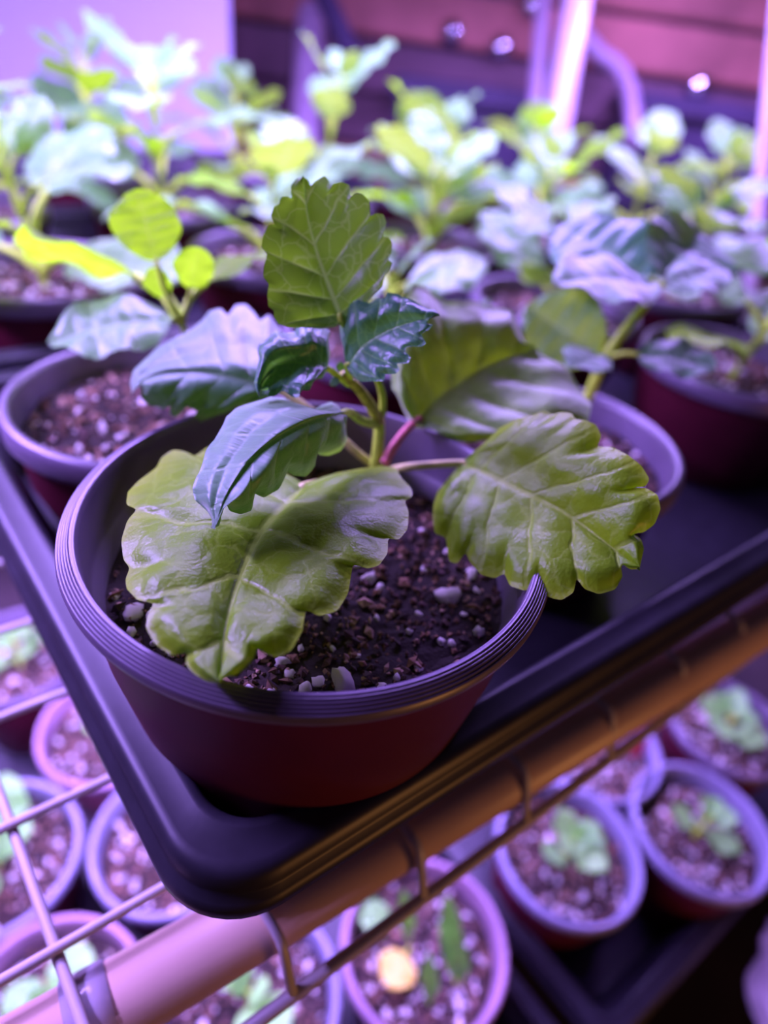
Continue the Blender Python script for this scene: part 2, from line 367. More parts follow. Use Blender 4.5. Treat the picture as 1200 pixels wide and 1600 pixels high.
def soil_mesh(R, n_chunk, seed, size, gain=1.):
    rng = random.Random(seed); vs, fs, tone = [], [], []
    rings, seg = 22, 64
    vs.append((0, 0, soil_h(0, 0, seed))); tone.append((.03, .02, .016))
    for i in range(1, rings + 1):
        for k in range(seg):
            a = 2 * math.pi * k / seg; r = R * i / rings; x, y = r * math.cos(a), r * math.sin(a)
            vs.append((x, y, soil_h(x, y, seed))); tone.append((.030, .019, .016))
    for k in range(seg): fs.append((0, 1 + k, 1 + (k + 1) % seg))
    for i in range(1, rings):
        for k in range(seg):
            k2 = (k + 1) % seg; fs.append((1 + (i - 1) * seg + k, 1 + i * seg + k, 1 + i * seg + k2, 1 + (i - 1) * seg + k2))
    nflat = len(fs)
    tones = [(.05, .030, .022), (.085, .045, .030), (.030, .02, .018), (.14, .075, .045), (.06, .03, .03), (.22, .14, .10)]
    for _ in range(n_chunk):
        r = R * .97 * math.sqrt(rng.random()); a = rng.uniform(0, 6.283); x, y = r * math.cos(a), r * math.sin(a)
        cv, cf = chunk(rng, size * rng.choice((.4, .5, .6, .8, 1.0, 1.5)) * rng.uniform(.7, 1.2)); o = len(vs)
        z = soil_h(x, y, seed) + size * rng.uniform(-.1, .6); c = rng.choice(tones)
        for v in cv: vs.append((v.x + x, v.y + y, v.z * .8 + z)); tone.append(tuple(min(.8, q * gain) for q in c))
        fs += [tuple(i + o for i in f) for f in cf]
    me = mesh_of('soil', vs, fs, False)
    ca = me.color_attributes.new('tone', 'FLOAT_COLOR', 'POINT')
    ca.data.foreach_set('color', [c for t in tone for c in (*t, 1)])
    me.materials.append(M['soil']); return me
def perlite_mesh(R, n, seed, size):
    rng = random.Random(seed + 99); vs, fs = [], []
    for _ in range(n):
        r = R * .95 * math.sqrt(rng.random()); a = rng.uniform(0, 6.283); x, y = r * math.cos(a), r * math.sin(a)
        cv, cf = chunk(rng, size * rng.choice((.5, .7, 1, 1.4))); o = len(vs); z = soil_h(x, y, seed) + size * .4
        for v in cv: vs.append((v.x + x, v.y + y, v.z + z))
        fs += [tuple(i + o for i in f) for f in cf]
    me = mesh_of('perlite', vs, fs, False); me.materials.append(M['perlite']); return me
def grain_mesh(seed):
    bm = bmesh.new(); bmesh.ops.create_icosphere(bm, subdivisions=2, radius=1)
    for v in bm.verts:
        n_ = noise.noise(v.co * 1.3 + Vector((seed * 7, 0, 0))) * .5 + noise.noise(v.co * 3 + Vector((0, seed * 5, 0))) * .25
        v.co *= 1 + n_
    me = bpy.data.meshes.new('perlite_grain'); bm.to_mesh(me); bm.free()
    me.polygons.foreach_set('use_smooth', [True] * len(me.polygons)); me.materials.append(M['perlite']); return me
GRAINS = [grain_mesh(k) for k in range(5)]

# ------------------------------------------------------------------ leaves
def resample(poly, n):
    L = [0.]
    for a, b in zip(poly, poly[1:]): L.append(L[-1] + math.dist(a, b))
    out = []; k = 0
    for i in range(n):
        d = L[-1] * i / (n - 1)
        while k < len(L) - 2 and L[k + 1] < d: k += 1
        f = (d - L[k]) / max(L[k + 1] - L[k], 1e-9)
        out.append(tuple(poly[k][j] + (poly[k + 1][j] - poly[k][j]) * f for j in range(len(poly[0]))))
    return out
def smooth_poly(P, it):
    P = [list(p) for p in P]
    for _ in range(it):
        Q = [p[:] for p in P]
        for i in range(1, len(P) - 1):
            for j in range(len(P[0])): Q[i][j] = .25 * P[i - 1][j] + .5 * P[i][j] + .25 * P[i + 1][j]
        P = Q
    return P
def sstep(a, b, x): x = max(0., min(1., (x - a) / (b - a))); return x * x * (3 - 2 * x)
def add_uv(me, st, pl):
    for nm, d in (('st', st), ('pl', pl)):
        uv = me.uv_layers.new(name=nm)
        idx = [0] * len(me.loops); me.loops.foreach_get('vertex_index', idx)
        uv.data.foreach_set('uv', [c for i in idx for c in d[i]])

def traced_leaf(left, right, mid, zb, zt, zl, zr, K=7, arch=0., puck=.0012, curl=.0, wave=.0006, seed=1, fold=0., n=220, mrow=30, lag=1.9, lobe=1.15):
    """Leaf blade from its seen outline.  left/right: margins base->tip, mid: midrib base->tip (photo pixels);
    zb/zt: place of base and tip, zl/zr: place of one point in each half (pixel, height or distance).
    Returns mesh (origin at the leaf base), base point, tip point."""
    pb, ptp, pl_, pr_ = pt(zb), pt(zt), pt(zl), pt(zr)
    def idep(p): return 1. / (p - CAM).dot(FW)
    def lin(q1, q2, q3, i1, i2, i3):
        a = Matrix(((q1[0], q1[1], 1), (q2[0], q2[1], 1), (q3[0], q3[1], 1))); s = a.inverted() @ Vector((i1, i2, i3)); return s
    fl = lin(zb, zt, zl, idep(pb), idep(ptp), idep(pl_)); fr = lin(zb, zt, zr, idep(pb), idep(ptp), idep(pr_))
    ev = lambda s, x, y: s[0] * x + s[1] * y + s[2]
    midp = resample(smooth_poly(resample(mid, 60), 20), 400); midp = [midp[min(399, int(399 * (i / (n - 1)) ** lag + .5))] for i in range(n)]
    ny = (ptp - pb).normalized()
    vs, st, pl, fs = [], [], [], []; grids = []
    nrm = ((pr_ - pb).cross(ptp - pb)).normalized()
    if nrm.dot(CAM - pb) < 0: nrm = -nrm
    nx = ny.cross(nrm).normalized()
    leng = (ptp - pb).length
    for side, mg in ((-1, left), (1, right)):
        M1 = resample(mg, n); M1 = smooth_poly(M1, 2); M0 = smooth_poly(M1, 260)
        M1 = [[b_[q] + (a_[q] - b_[q]) * lobe for q in (0, 1)] for a_, b_ in zip(M1, M0)]
        cren = [max(-1., min(1., (math.dist(a_, m_) - math.dist(b_, m_)) / 9.)) for a_, b_, m_ in zip(M1, M0, midp)]
        g = []
        for i in range(n):
            s = i / (n - 1); row = []
            for j in range(mrow + 1):
                t = j / mrow
                if j == 0 and side == 1: row.append(grids[0][i][0]); continue
                te = t ** .9
                bx = midp[i][0] + (M0[i][0] - midp[i][0]) * te + (M1[i][0] - M0[i][0]) * t ** 3
                by = midp[i][1] + (M0[i][1] - midp[i][1]) * te + (M1[i][1] - M0[i][1]) * t ** 3
                own, oth = (fl, fr) if side < 0 else (fr, fl)
                w_ = .5 + .5 * sstep(0, .5, t)
                d = 1. / (ev(own, bx, by) * w_ + ev(oth, bx, by) * (1 - w_))
                mid_s = 4 * s * (1 - s)
                big = arch * mid_s * (1 - .5 * t * t) - curl * sstep(.62, 1., t) ** 1.5 + fold * t
                rr = ray(bx, by)
                P = CAM + rr * d
                P = P + rr * (big / rr.dot(nrm))            # large bends follow the line of sight, so the seen outline stays
                x, y = (P - pb).dot(nx), (P - pb).dot(ny)
                u = s * K + .3 * t * 0
                seg = u % 1.0
                bl = math.sin(math.pi * ((seg + .5) % 1.0)) ** .8
                k_ = int(u + .5); am = .6 + 1.1 * noise.noise(Vector((k_ * 3.1, side * 5.3, seed)))
                g_t = sstep(0, .22, t) * (1 - sstep(.55, 1.0, t) * .95)
                small = puck * bl * g_t * am
                small += puck * .40 * (noise.noise(Vector((x * 120, y * 120, seed))) + 1.2 * noise.noise(Vector((x * 48, y * 48, seed + 9)))) * sstep(0, .2, t) * (1 - .8 * sstep(.7, 1, t))
                small += wave * math.sin(u * 1.7 * math.pi + seed) * sstep(.55, 1, t)
                small -= puck * .5 * (1 - sstep(0, .07, t))
                small += puck * .22 * cren[i] * (sstep(.45, .8, t) - 1.7 * sstep(.8, 1., t))
                P = P + nrm * small
                vs.append(P - pb); st.append((u, side * t)); pl.append((x * 100, y * 100)); row.append(len(vs) - 1)
            g.append(row)
        grids.append(g)
        for i in range(n - 1):
            for j in range(mrow):
                q = (g[i][j], g[i + 1][j], g[i + 1][j + 1], g[i][j + 1])
                fs.append(q if side < 0 else q[::-1])
    me = mesh_of('leaf', vs, fs); add_uv(me, st, pl)
    if me.polygons[len(me.polygons) // 2].normal.dot(nrm) < 0: me.flip_normals()
    return me, pb, ptp

def generic_leaf(seed, width=.40, droop=.25, cup=.10, teeth=9, fold=.15, n=46, mrow=9, pet=.32, tooth=.035, shape=(.80, .62)):
    """ovate crenate leaf, petiole root at the origin, midrib along +Y, length 1 to the tip"""
    rng = random.Random(seed); vs, st, pl, fs = [], [], [], []; grids = []
    K = 6; L = 1 - pet
    for side in (-1, 1):
        g = []; ph = rng.random()
        for i in range(n):
            s = i / (n - 1); row = []
            w_ = width * (math.sin(math.pi * s ** shape[0]) ** shape[1] if 0 < s < 1 else 0) * (1 + .06 * math.sin(5 * s + seed + side))
            f = (s * teeth + ph) % 1.0
            w_ *= 1 + tooth * 2.2 * (abs(math.sin(math.pi * f)) ** .6 - .6) * (1 if s > .03 else 0)
            for j in range(mrow + 1):
                t = j / mrow
                if j == 0 and side == 1: row.append(grids[0][i][0]); continue
                y = s + .16 * t * (1 - s) - .10 * t * t * (1 - s)
                if s < .2: y -= .10 * t * (1 - s / .2)
                x = side * w_ * t
                bl = math.sin(math.pi * ((s * K + .5) % 1.0)) ** .8
                z = fold * abs(x) - cup * 3 * x * x - droop * (y ** 2) * .8 + .12 * y + .020 * bl * sstep(0, .3, t) * (1 - t * .6)
                z += .03 * noise.noise(Vector((x * 4, y * 4, seed))) + .035 * math.sin(s * 14 + seed + side) * t ** 3
                vs.append((x * L, pet + y * L, pet * .35 + z * L)); st.append((s * K, side * t)); pl.append((x * 4, y * 4)); row.append(len(vs) - 1)
            g.append(row)
        grids.append(g)
        for i in range(n - 1):
            for j in range(mrow):
                q = (g[i][j], g[i][j + 1], g[i + 1][j + 1], g[i + 1][j]); fs.append(q if side > 0 else q[::-1])
    me = mesh_of('leaf', vs, fs); add_uv(me, st, pl)
    pv, pf = tube_data([(0, 0, 0), (0, pet * .5, pet * .30), (0, pet * 1.02, pet * .36)], .030, .020, 6, 6)
    pm_ = mesh_of('petiole', pv, pf)
    return me, pm_
def frame(d, up):
    y = Vector(d).normalized(); x = y.cross(Vector(up)).normalized()
    if x.length < .5: x = Vector((1, 0, 0))
    z = x.cross(y).normalized(); return Matrix((x, y, z)).transposed()
def put_leaf(parent, variant, node, d, up, length, mat, ppos, pmat=None):
    me, pm_ = variant
    if not me.materials: me.materials.append(None); pm_.materials.append(None)
    o = link('leaf', me, parent); mm = frame(d, up).to_4x4() @ Matrix.Scale(length, 4); mm.translation = Vector(node) - ppos
    o.matrix_local = mm
    o.material_slots[0].link = 'OBJECT'; o.material_slots[0].material = mat
    p = link('petiole', pm_, o); p.material_slots[0].link = 'OBJECT'; p.material_slots[0].material = pmat or M['stem']
    return o
GL = [generic_leaf(s, w, dr, cu, te, fo_) for s, w, dr, cu, te, fo_ in
      ((1, .40, .30, .10, 9, .12), (2, .44, .15, .08, 10, .18), (3, .38, .45, .12, 8, .10), (4, .46, .05, .10, 11, .22), (5, .42, .55, .05, 9, .20))]
GS = [generic_leaf(s, w, dr, cu, te, fo_, pet=.10) for s, w, dr, cu, te, fo_ in ((21, .40, .30, .08, 12, .10), (22, .44, .20, .08, 12, .14), (23, .46, .10, .05, 11, .20))]
GR = [generic_leaf(s, w, .02, .02, te, .05, pet=.50, tooth=.02, shape=(.95, .5)) for s, w, te in ((31, .56, 12), (32, .50, 10))]
BL = generic_leaf(41, .16, .05, .05, 4, .20, 22, 5, .10, .01)
SL = [generic_leaf(s, w, dr, cu, te, fo_, 22, 5, .25, .012) for s, w, dr, cu, te, fo_ in
      ((11, .46, .15, .10, 5, .10), (12, .50, .25, .12, 4, .16), (13, .40, .05, .08, 5, .20))]

# ------------------------------------------------------------------ the sharp plant in front
RIM = 1.0; RP = .0600
PC = Vector((-.0170, .1281, RIM)); HP = RIM - (LIP - .0425)
plant = empty('potted_plant', (PC.x, PC.y, RIM - HP))
tag(plant, 'bushy green crinkle leaved plant in a ridge rimmed maroon pot at the tray corner', 'plant')
P0 = Vector(plant.location)
pm_, rm_ = pot_meshes(RP, HP, True)
pot = link('pot', pm_, plant, M['pot'], (0, 0, HP)); link('rim', rm_, pot, M['rim'])['label'] = 'dark ridged plastic pot rim'
SOILZ = RIM - .0215
so = link('soil', soil_mesh(RP * .872, 2600, 5, .0012, 2.4), plant, None, (0, 0, SOILZ - P0.z)); so['kind'] = 'stuff'
gr = [(576, 903, 16), (594, 916, 13), (700, 930, 24), (737, 895, 17), (664, 888, 10), (535, 1068, 24), (452, 1047, 11), (476, 1077, 12), (497, 1064, 12), (425, 1080, 11), (388, 1074, 12),
      (440, 1030, 13), (208, 958, 20), (236, 964, 13), (205, 985, 10), (512, 966, 10), (748, 985, 11), (746, 920, 9), (560, 1020, 7), (640, 985, 6), (690, 1000, 8), (706, 1003, 9), (620, 1060, 7),
      (655, 1040, 8), (596, 1072, 9), (180, 930, 9), (520, 1010, 7), (590, 960, 7), (725, 960, 8), (345, 1088, 9), (270, 1020, 9), (240, 1000, 8), (655, 955, 8), (470, 1010, 8), (560, 880, 9), (700, 860, 9), (660, 830, 8), (760, 870, 9)]
rg = random.Random(3)
for k, (x, y, s) in enumerate(gr):
    w_ = at(x, y, SOILZ + .001); g = link('perlite_grain', GRAINS[k % 5], so)
    q = w_ - (P0 + Vector((0, 0, SOILZ - P0.z)))
    rr = math.hypot(q.x, q.y)
    if rr > RP * .83: q.x *= RP * .83 / rr; q.y *= RP * .83 / rr
    q.z = soil_h(q.x, q.y, 5) + s * .00003
    rad = s / 1000 * .135 * 1.05; g.location = q; g.scale = (rad, rad * rg.uniform(.6, 1), rad * rg.uniform(.5, .85)); g.rotation_euler = (rg.uniform(-.5, .5), rg.uniform(-.5, .5), rg.uniform(0, 6))
def C7(x, y): return (150 + x * .4417, 680 + y * .4417)
def C8(x, y): return (560 + x * .41667, 480 + y * .41667)
def C6(x, y): return (180 + x * .4, 440 + y * .4)
def C5(x, y): return (380 + x / 3, 240 + y / 3)
def crop(f, P): return [f(*p) for p in P]
leaves = {}
def main_leaf(key, mat, pet_pts=None, pet_r=(.0012, .0010), pet_mat='stem_tan', label=None, **kw):
    me, b, t = traced_leaf(seed=len(leaves) + 1, **kw)
    o = link('leaf', me, plant, M[mat], b - P0)
    if label: o['label'] = label
    leaves[key] = (o, b)
    if pet_pts:
        pts = [pt(q) for q in pet_pts] + [b, b + (t - b) * .06]
        tube('petiole', pts, pet_r[0], pet_r[1], o, M[pet_mat], 10, 20, b)
    return o
# big leaf over the soil, hanging to the pot's front rim
l1_left = crop(C7, [(735, 178), (640, 120), (540, 60), (450, 30), (395, 48), (352, 80), (310, 62), (270, 55), (228, 78), (215, 105), (180, 130), (150, 155), (115, 200), (110, 250), (145, 275), (112, 310), (90, 370), (95, 430), (116, 460), (103, 500), (110, 540), (150, 590), (205, 610), (185, 640), (178, 680), (210, 730), (265, 768), (320, 770), (318, 810), (350, 850), (400, 880), (436, 884)])
l1_right = crop(C7, [(735, 178), (790, 165), (850, 135), (930, 112), (1010, 105), (1060, 120), (1080, 160), (1110, 190), (1118, 222), (1090, 236), (1105, 265), (1100, 320), (1070, 360), (1035, 362), (1030, 420), (1000, 465), (960, 480), (912, 468), (890, 550), (850, 610), (790, 640), (746, 632), (730, 700), (690, 755), (640, 775), (600, 765), (576, 742), (560, 790), (520, 840), (492, 862), (468, 858), (445, 882), (436, 884)])
main_leaf('front', 'leaf', [(588, 737, .990), (540, 748, .989)], label='broad leaf hanging to the front rim', left=l1_left, right=l1_right,
          mid=crop(C7, [(735, 178), (645, 262), (575, 340), (505, 500), (455, 660), (436, 884)]),
          zb=(475, 759, .9995), zt=(343, 1070, 1.0035), zl=(192, 860, 1.0000), zr=(640, 770, 1.004), K=5, arch=.0050, puck=.0011, curl=.0014, wave=.0007, fold=.0010)
# right leaf reaching over the rim
l2_up = crop(C8, [(395, 586), (430, 545), (480, 495), (530, 455), (600, 425), (650, 405), (700, 382), (722, 397), (760, 390), (800, 400), (815, 426), (850, 430), (890, 445), (910, 480), (898, 516), (950, 520), (1010, 560), (1060, 600), (1088, 640), (1075, 665), (1030, 672), (1080, 680), (1120, 710), (1130, 760), (1110, 810), (1070, 840), (1030, 846), (1060, 870), (1070, 910), (1062, 950), (1055, 985)])
l2_low = crop(C8, [(395, 586), (360, 615), (325, 650), (295, 690), (285, 740), (282, 800), (290, 850), (326, 862), (330, 890), (340, 945), (370, 960), (405, 930), (420, 960), (460, 1000), (510, 1010), (545, 998), (570, 1045), (620, 1065), (660, 1060), (676, 1043), (710, 1080), (760, 1090), (805, 1070), (820, 1028), (850, 1060), (900, 1070), (960, 1050), (990, 1010), (984, 968), (1020, 990), (1055, 985)])
main_leaf('right', 'leaf', [(594, 742, .990), (622, 732, .9975), (665, 727, 1.000)], (.0012, .0011), 'stem_tan', label='broad leaf reaching over the side rim', left=l2_up, right=l2_low,
          mid=crop(C8, [(395, 586), (500, 630), (620, 690), (740, 745), (850, 820), (960, 905), (1055, 985)]),
          zb=(724, 724, 1.0015), zt=(1000, 890, 1.0075), zl=(860, 645, 1.022), zr=(860, 930, .9985), K=6, arch=.0030, puck=.0010, curl=.0018, wave=.0006, fold=.0)
# blue-green leaf hanging forward from the second joint
l3_left = [(537, 645), (530, 634), (520, 629), (500, 634), (484, 640), (468, 632), (444, 622), (420, 620), (396, 628), (372, 638), (352, 652), (344, 668), (336, 688), (324, 704), (314, 724), (306, 746), (304, 764), (307, 782), (320, 797), (327, 808), (333, 826)]
l3_right = [(537, 645), (543, 660), (541, 685), (530, 704), (515, 712), (503, 712), (492, 706), (490, 726), (478, 744), (462, 744), (450, 738), (440, 752), (433, 764), (415, 778), (398, 772), (390, 797), (376, 803), (362, 799), (352, 785), (343, 806), (341, 822), (333, 826)]
main_leaf('joint', 'leaf_mid', [(590, 664, .186), (566, 658, .178), (549, 646, .170)], (.0013, .0010), 'stem', left=l3_left, right=l3_right,
          mid=[(537, 645), (500, 652), (455, 672), (405, 706), (362, 760), (333, 826)],
          zb=(537, 645, 1.0200), zt=(333, 826, 1.0125), zl=(420, 622, 1.0220), zr=(500, 712, 1.0130), K=6, arch=.0042, puck=.0013, curl=.0030, wave=.0005)
# leaf reaching out to the left behind it
l4_up = crop(C6, [(640, 425), (668, 360), (672, 280), (650, 200), (600, 130), (565, 150), (540, 118), (510, 92), (470, 93), (442, 130), (412, 105), (370, 115), (340, 150), (290, 190), (230, 220), (160, 260), (110, 310), (75, 345), (58, 400), (64, 440)])
l4_low = crop(C6, [(640, 425), (600, 470), (560, 480), (480, 492), (430, 512), (400, 520), (330, 552), (310, 540), (320, 502), (280, 490), (236, 530), (215, 518), (216, 482), (190, 495), (130, 485), (102, 458), (106, 425), (98, 398), (80, 405), (64, 440)])
main_leaf('left', 'leaf_mid', [(584, 728, .990), (552, 702, .1925), (510, 662, .191), (470, 630, .189)], (.0013, .0011), 'stem_tan', left=l4_up, right=l4_low,
          mid=crop(C6, [(640, 425), (500, 385), (350, 350), (200, 350), (110, 375), (64, 440)]),
          zb=(436, 610, 1.0090), zt=(205.6, 616, 1.0055), zl=(345, 486, 1.0190), zr=(310, 658, .9990), K=6, arch=.0045, puck=.0015, curl=.0028, wave=.0010)
# large leaf behind to the right on a pink stalk
l5_up = [(645, 662), (628, 640), (613, 606), (612, 575), (618, 540), (622, 500), (630, 468), (645, 450), (664, 446), (682, 456), (698, 470), (722, 476), (745, 470), (772, 476), (797, 490), (811, 515), (822, 535), (835, 545)]
l5_low = [(645, 662), (668, 672), (700, 682), (745, 690), (800, 694), (850, 690), (895, 678), (918, 658), (922, 632), (908, 604), (890, 584), (868, 566), (850, 552), (835, 545)]
main_leaf('pink', 'leaf_soft', [(600, 724, .191), (622, 688, .193)], (.0015, .0012), 'stem_pink', left=l5_up, right=l5_low,
          mid=[(645, 662), (690, 622), (742, 582), (795, 555), (835, 545)],
          zb=(645, 662, .195), zt=(835, 545, .222), zl=(665, 447, .206), zr=(905, 650, .205), K=6, arch=.0, puck=.0018, curl=.0025, wave=.0012)
# upright leaf
t_left = crop(C5, [(465, 790), (430, 812), (370, 822), (290, 815), (215, 815), (165, 795), (145, 760), (145, 738), (118, 715), (113, 660), (120, 612), (96, 580), (98, 520), (110, 470), (86, 440), (95, 390), (120, 335), (146, 332), (130, 290), (145, 250), (168, 240), (178, 206), (208, 204), (227, 212), (224, 150), (250, 118), (285, 112)])
t_right = crop(C5, [(465, 790), (520, 750), (570, 712), (600, 672), (650, 622), (660, 580), (682, 550), (697, 513), (678, 498), (692, 470), (698, 420), (680, 393), (655, 392), (670, 325), (656, 285), (622, 278), (598, 290), (590, 225), (560, 193), (528, 187), (506, 204), (497, 147), (460, 133), (421, 144), (409, 172), (402, 130), (380, 106), (337, 128), (316, 150), (305, 122), (285, 112)])
main_leaf('upright', 'leaf_up', [(598, 648, .185), (597, 615, .180), (585, 582, .174), (560, 540, .168)], (.0011, .0009), 'stem', label='upright leaf glowing with light from behind', left=t_left, right=t_right,
          mid=crop(C5, [(465, 790), (410, 650), (350, 485), (305, 330), (290, 220), (285, 112)]),
          zb=(535, 503, .163), zt=(475, 277, .158), zl=(413, 395, .155), zr=(610, 385, .160), K=6, arch=-.0012, puck=.0010, curl=-.0006, wave=.0003, lag=2.1)
# two young dark leaves at the tip of the shoot
l7_up = crop(C5, [(487, 995), (470, 930), (458, 870), (458, 800), (475, 755), (500, 712), (540, 690), (587, 697), (620, 680), (672, 682), (680, 653), (720, 653), (747, 672), (790, 688), (850, 718), (900, 732), (919, 755)])
l7_low = crop(C5, [(487, 995), (500, 1030), (540, 1062), (590, 1068), (625, 1072), (657, 1066), (665, 1032), (718, 1032), (737, 1018), (724, 988), (770, 976), (782, 954), (764, 930), (772, 914), (830, 900), (851, 884), (838, 850), (872, 830), (886, 800), (858, 790), (880, 770), (919, 755)])
main_leaf('young_right', 'leaf_young', [(548, 598, .172), (545, 584, .169)], (.0010, .0007), 'stem', label='small dark young leaf', left=l7_up, right=l7_low,
          mid=crop(C5, [(487, 995), (550, 905), (640, 845), (740, 800), (919, 755)]),
          zb=(542.3, 571.7, .165), zt=(686, 491.7, .152), zl=(545, 470, .163), zr=(605, 597, .152), K=6, arch=.0014, puck=.0008, curl=.0008, wave=.0004)
l6_up = crop(C5, [(398, 1008), (406, 930), (400, 880), (406, 840), (372, 798), (348, 802), (326, 815), (320, 783), (300, 787), (280, 805), (258, 800), (240, 825), (200, 838), (150, 838), (110, 868), (75, 885), (66, 920), (76, 970), (60, 1020), (50, 1070), (60, 1110), (74, 1140)])
l6_low = crop(C5, [(398, 1008), (372, 1042), (335, 1070), (312, 1100), (278, 1115), (262, 1142), (222, 1132), (180, 1120), (150, 1128), (114, 1142), (121, 1102), (88, 1110), (74, 1140)])
main_leaf('young_left', 'leaf_young', [(545, 600, .172), (532, 591, .169)], (.0010, .0007), 'stem', label='small dark young leaf', left=l6_up, right=l6_low,
          mid=crop(C5, [(398, 1008), (320, 985), (230, 968), (140, 990), (85, 1060), (74, 1140)]),
          zb=(512.7, 576, .165), zt=(404.7, 620, .153), zl=(475, 505, .166), zr=(460, 618, .153), K=6, arch=.0020, puck=.0008, curl=.0010, wave=.0004)
# stem, side shoot and tip bud
b_ = pt((566, 795, SOILZ - .002))
tube('stem', [b_, pt((580, 752, .197)), pt((588, 718, .193)), pt((592, 685, .189)), pt((593, 655, .186))], .0019, .0016, plant, M['stem'], 12, 24, P0).location = (0, 0, 0)
tube('side_shoot', [pt((593, 658, .186)), pt((578, 632, .179)), pt((560, 607, .174)), pt((544, 594, .171)), pt((534, 584, .169))], .0017, .0011, plant, M['stem_brown'], 12, 20, P0)
bn = pt((531, 586, .168))
for k, (dx, dy, s) in enumerate(((-.6, -.9, .0042), (.1, .9, .0036), (-.9, .4, .0034))):
    d = RT * dx + UP * dy - FW * .35
    put_leaf(plant, GL[k], bn, d, -FW, s, M['leaf_young'], P0).name = 'bud_leaf'

# ------------------------------------------------------------------ other potted plants
POTS = {}
def pot_set(R, h):
    k = (round(R, 4), round(h, 4))
    if k not in POTS: POTS[k] = pot_meshes(R, h, False, 56)
    return POTS[k]
SOILS = {}
def soil_set(R, v):
    k = (round(R, 4), v)
    if k not in SOILS: SOILS[k] = (soil_mesh(R * .875, 1100, 20 + v, .0019, 2.3), perlite_mesh(R * .86, 110, 20 + v, .0021))
    return SOILS[k]
def potted(name, label, xy, base_z, R, h, sdrop=.012, pot_mat='pot', rim_mat='rim', group=None, v=0, tilt=0):
    r = empty(name, (xy[0], xy[1], base_z)); tag(r, label, 'plant', group)
    pm_, rm_ = pot_set(R, h)
    po = link('pot', pm_, r, None, (0, 0, h)); ri = link('rim', rm_, po)
    for o, mt in ((po, pot_mat), (ri, rim_mat)):
        if not o.data.materials: o.data.materials.append(None)
        o.material_slots[0].link = 'OBJECT'; o.material_slots[0].material = M[mt]
    sm_, pe_ = soil_set(R, v % 3)
    s = link('soil', sm_, r, None, (0, 0, h - sdrop)); s['kind'] = 'stuff'; s.rotation_euler.z = v * 1.7
    p = link('perlite', pe_, s); p['kind'] = 'stuff'
    return r, Vector((xy[0], xy[1], base_z + h - sdrop))
def stem_to(r, base, top, r0=.0019, r1=.0012, bend=(0, 0, 0)):
    o = Vector(r.location)
    return tube('stem', [base - Vector((0, 0, .004)), (base + top) / 2 + Vector(bend), top], r0, r1, r, M['stem'], 8, 12, o)
def bushy(r, base, height, pairs, size, seed, lean=(0, 0), mat='leaf_back', lib=GL):
    rng = random.Random(seed); o = Vector(r.location)
    top = base + Vector((lean[0], lean[1], height)); stem_to(r, base, top)
    az0 = rng.uniform(0, 6.28)
    for k in range(pairs):
        f = (k + .6) / pairs; node = base.lerp(top, f * .98)
        for h_ in (0, 1):
            az = az0 + k * math.pi / 2 + h_ * math.pi + rng.uniform(-.3, .3); el = rng.uniform(.0, .5) + .45 * f
            d = Vector((math.cos(az) * math.cos(el), math.sin(az) * math.cos(el), math.sin(el)))
            ln_ = size * (1.15 - .5 * f) * rng.uniform(.8, 1.15)
            put_leaf(r, rng.choice(lib), node, d, (rng.uniform(-.25, .25), rng.uniform(-.25, .25), 1), ln_, M['leaf_lime' if mat == 'leaf_back' and rng.random() < .2 else mat], o)
    for h_ in (0, 1):
        az = az0 + h_ * math.pi + .7; d = Vector((math.cos(az) * .6, math.sin(az) * .6, .8)); put_leaf(r, lib[h_], top, d, (0, 0, 1) if abs(d.z) < .95 else (1, 0, 0), size * .42, M[mat], o)
def aim_leaf(r, node, tip, up, mat='leaf_back', lib=0, over=1.0, pmat=None, L=None):
    d = tip - node; return put_leaf(r, (L or GL)[lib], node, d, up, d.length * over, M[mat], Vector(r.location), pmat)

FZ = LIP - .0425; RB, HB = .0550, .970 - FZ
# neighbour along the left tray edge
r, s = potted('potted_plant', 'young plant with round lime leaves, next along the short tray edge behind the front pot', (-.100, .227), FZ, RB, HB, v=1)
nd = dep(283, 502, .235); stem_to(r, Vector((-.077, .232, s.z)), nd)
aim_leaf(r, nd, dep(75, 535, .222), (0, -.25, 1), lib=1, L=GS)
aim_leaf(r, nd, dep(35, 412, .262), (-.1, .6, .8), lib=0, mat='leaf_lime')
aim_leaf(r, nd, dep(233, 300, .220), (.1, -1, -.3), lib=0, L=GR, mat='leaf_lime')
aim_leaf(r, nd, dep(303, 378, .222), (.4, -.8, -.3), lib=1, L=GR, mat='leaf_lime')
aim_leaf(r, nd, dep(430, 400, .262), (.1, .6, .8), lib=0, mat='leaf_lime')
aim_leaf(r, nd, dep(243, 415, .226), (.2, -.9, -.3), lib=1, L=GR, mat='leaf_lime')
# neighbour along the front tray edge
r, s = potted('potted_plant', 'young plant with violet sheen leaves, next along the front tray edge beside the front pot', (.066, .243), FZ, RB, HB, v=2)
n1 = dep(945, 560, .262); n2 = dep(1028, 452, .258); b_ = Vector((.072, .250, s.z))
tube('stem', [b_ - Vector((0, 0, .004)), dep(915, 628, .270), n1, dep(985, 505, .260), n2], .0026, .0017, r, M['stem'], 8, 20, r.location)
aim_leaf(r, n2, dep(866, 440, .245), (-.1, -.25, 1), lib=1, L=GS, mat='leaf_sheen')
aim_leaf(r, n2, dep(1140, 415, .262), (.1, -.25, 1), lib=0, L=GS, mat='leaf_sheen')
aim_leaf(r, n2, dep(868, 345, .285), (-.2, -.5, .8), lib=0, L=GS, mat='leaf_young')
aim_leaf(r, n2, dep(1085, 370, .285), (.2, -.4, .8), lib=2, L=GS, mat='leaf_mid')
aim_leaf(r, n1, dep(1112, 590, .250), (0, -.3, 1), lib=1, mat='leaf_mid')
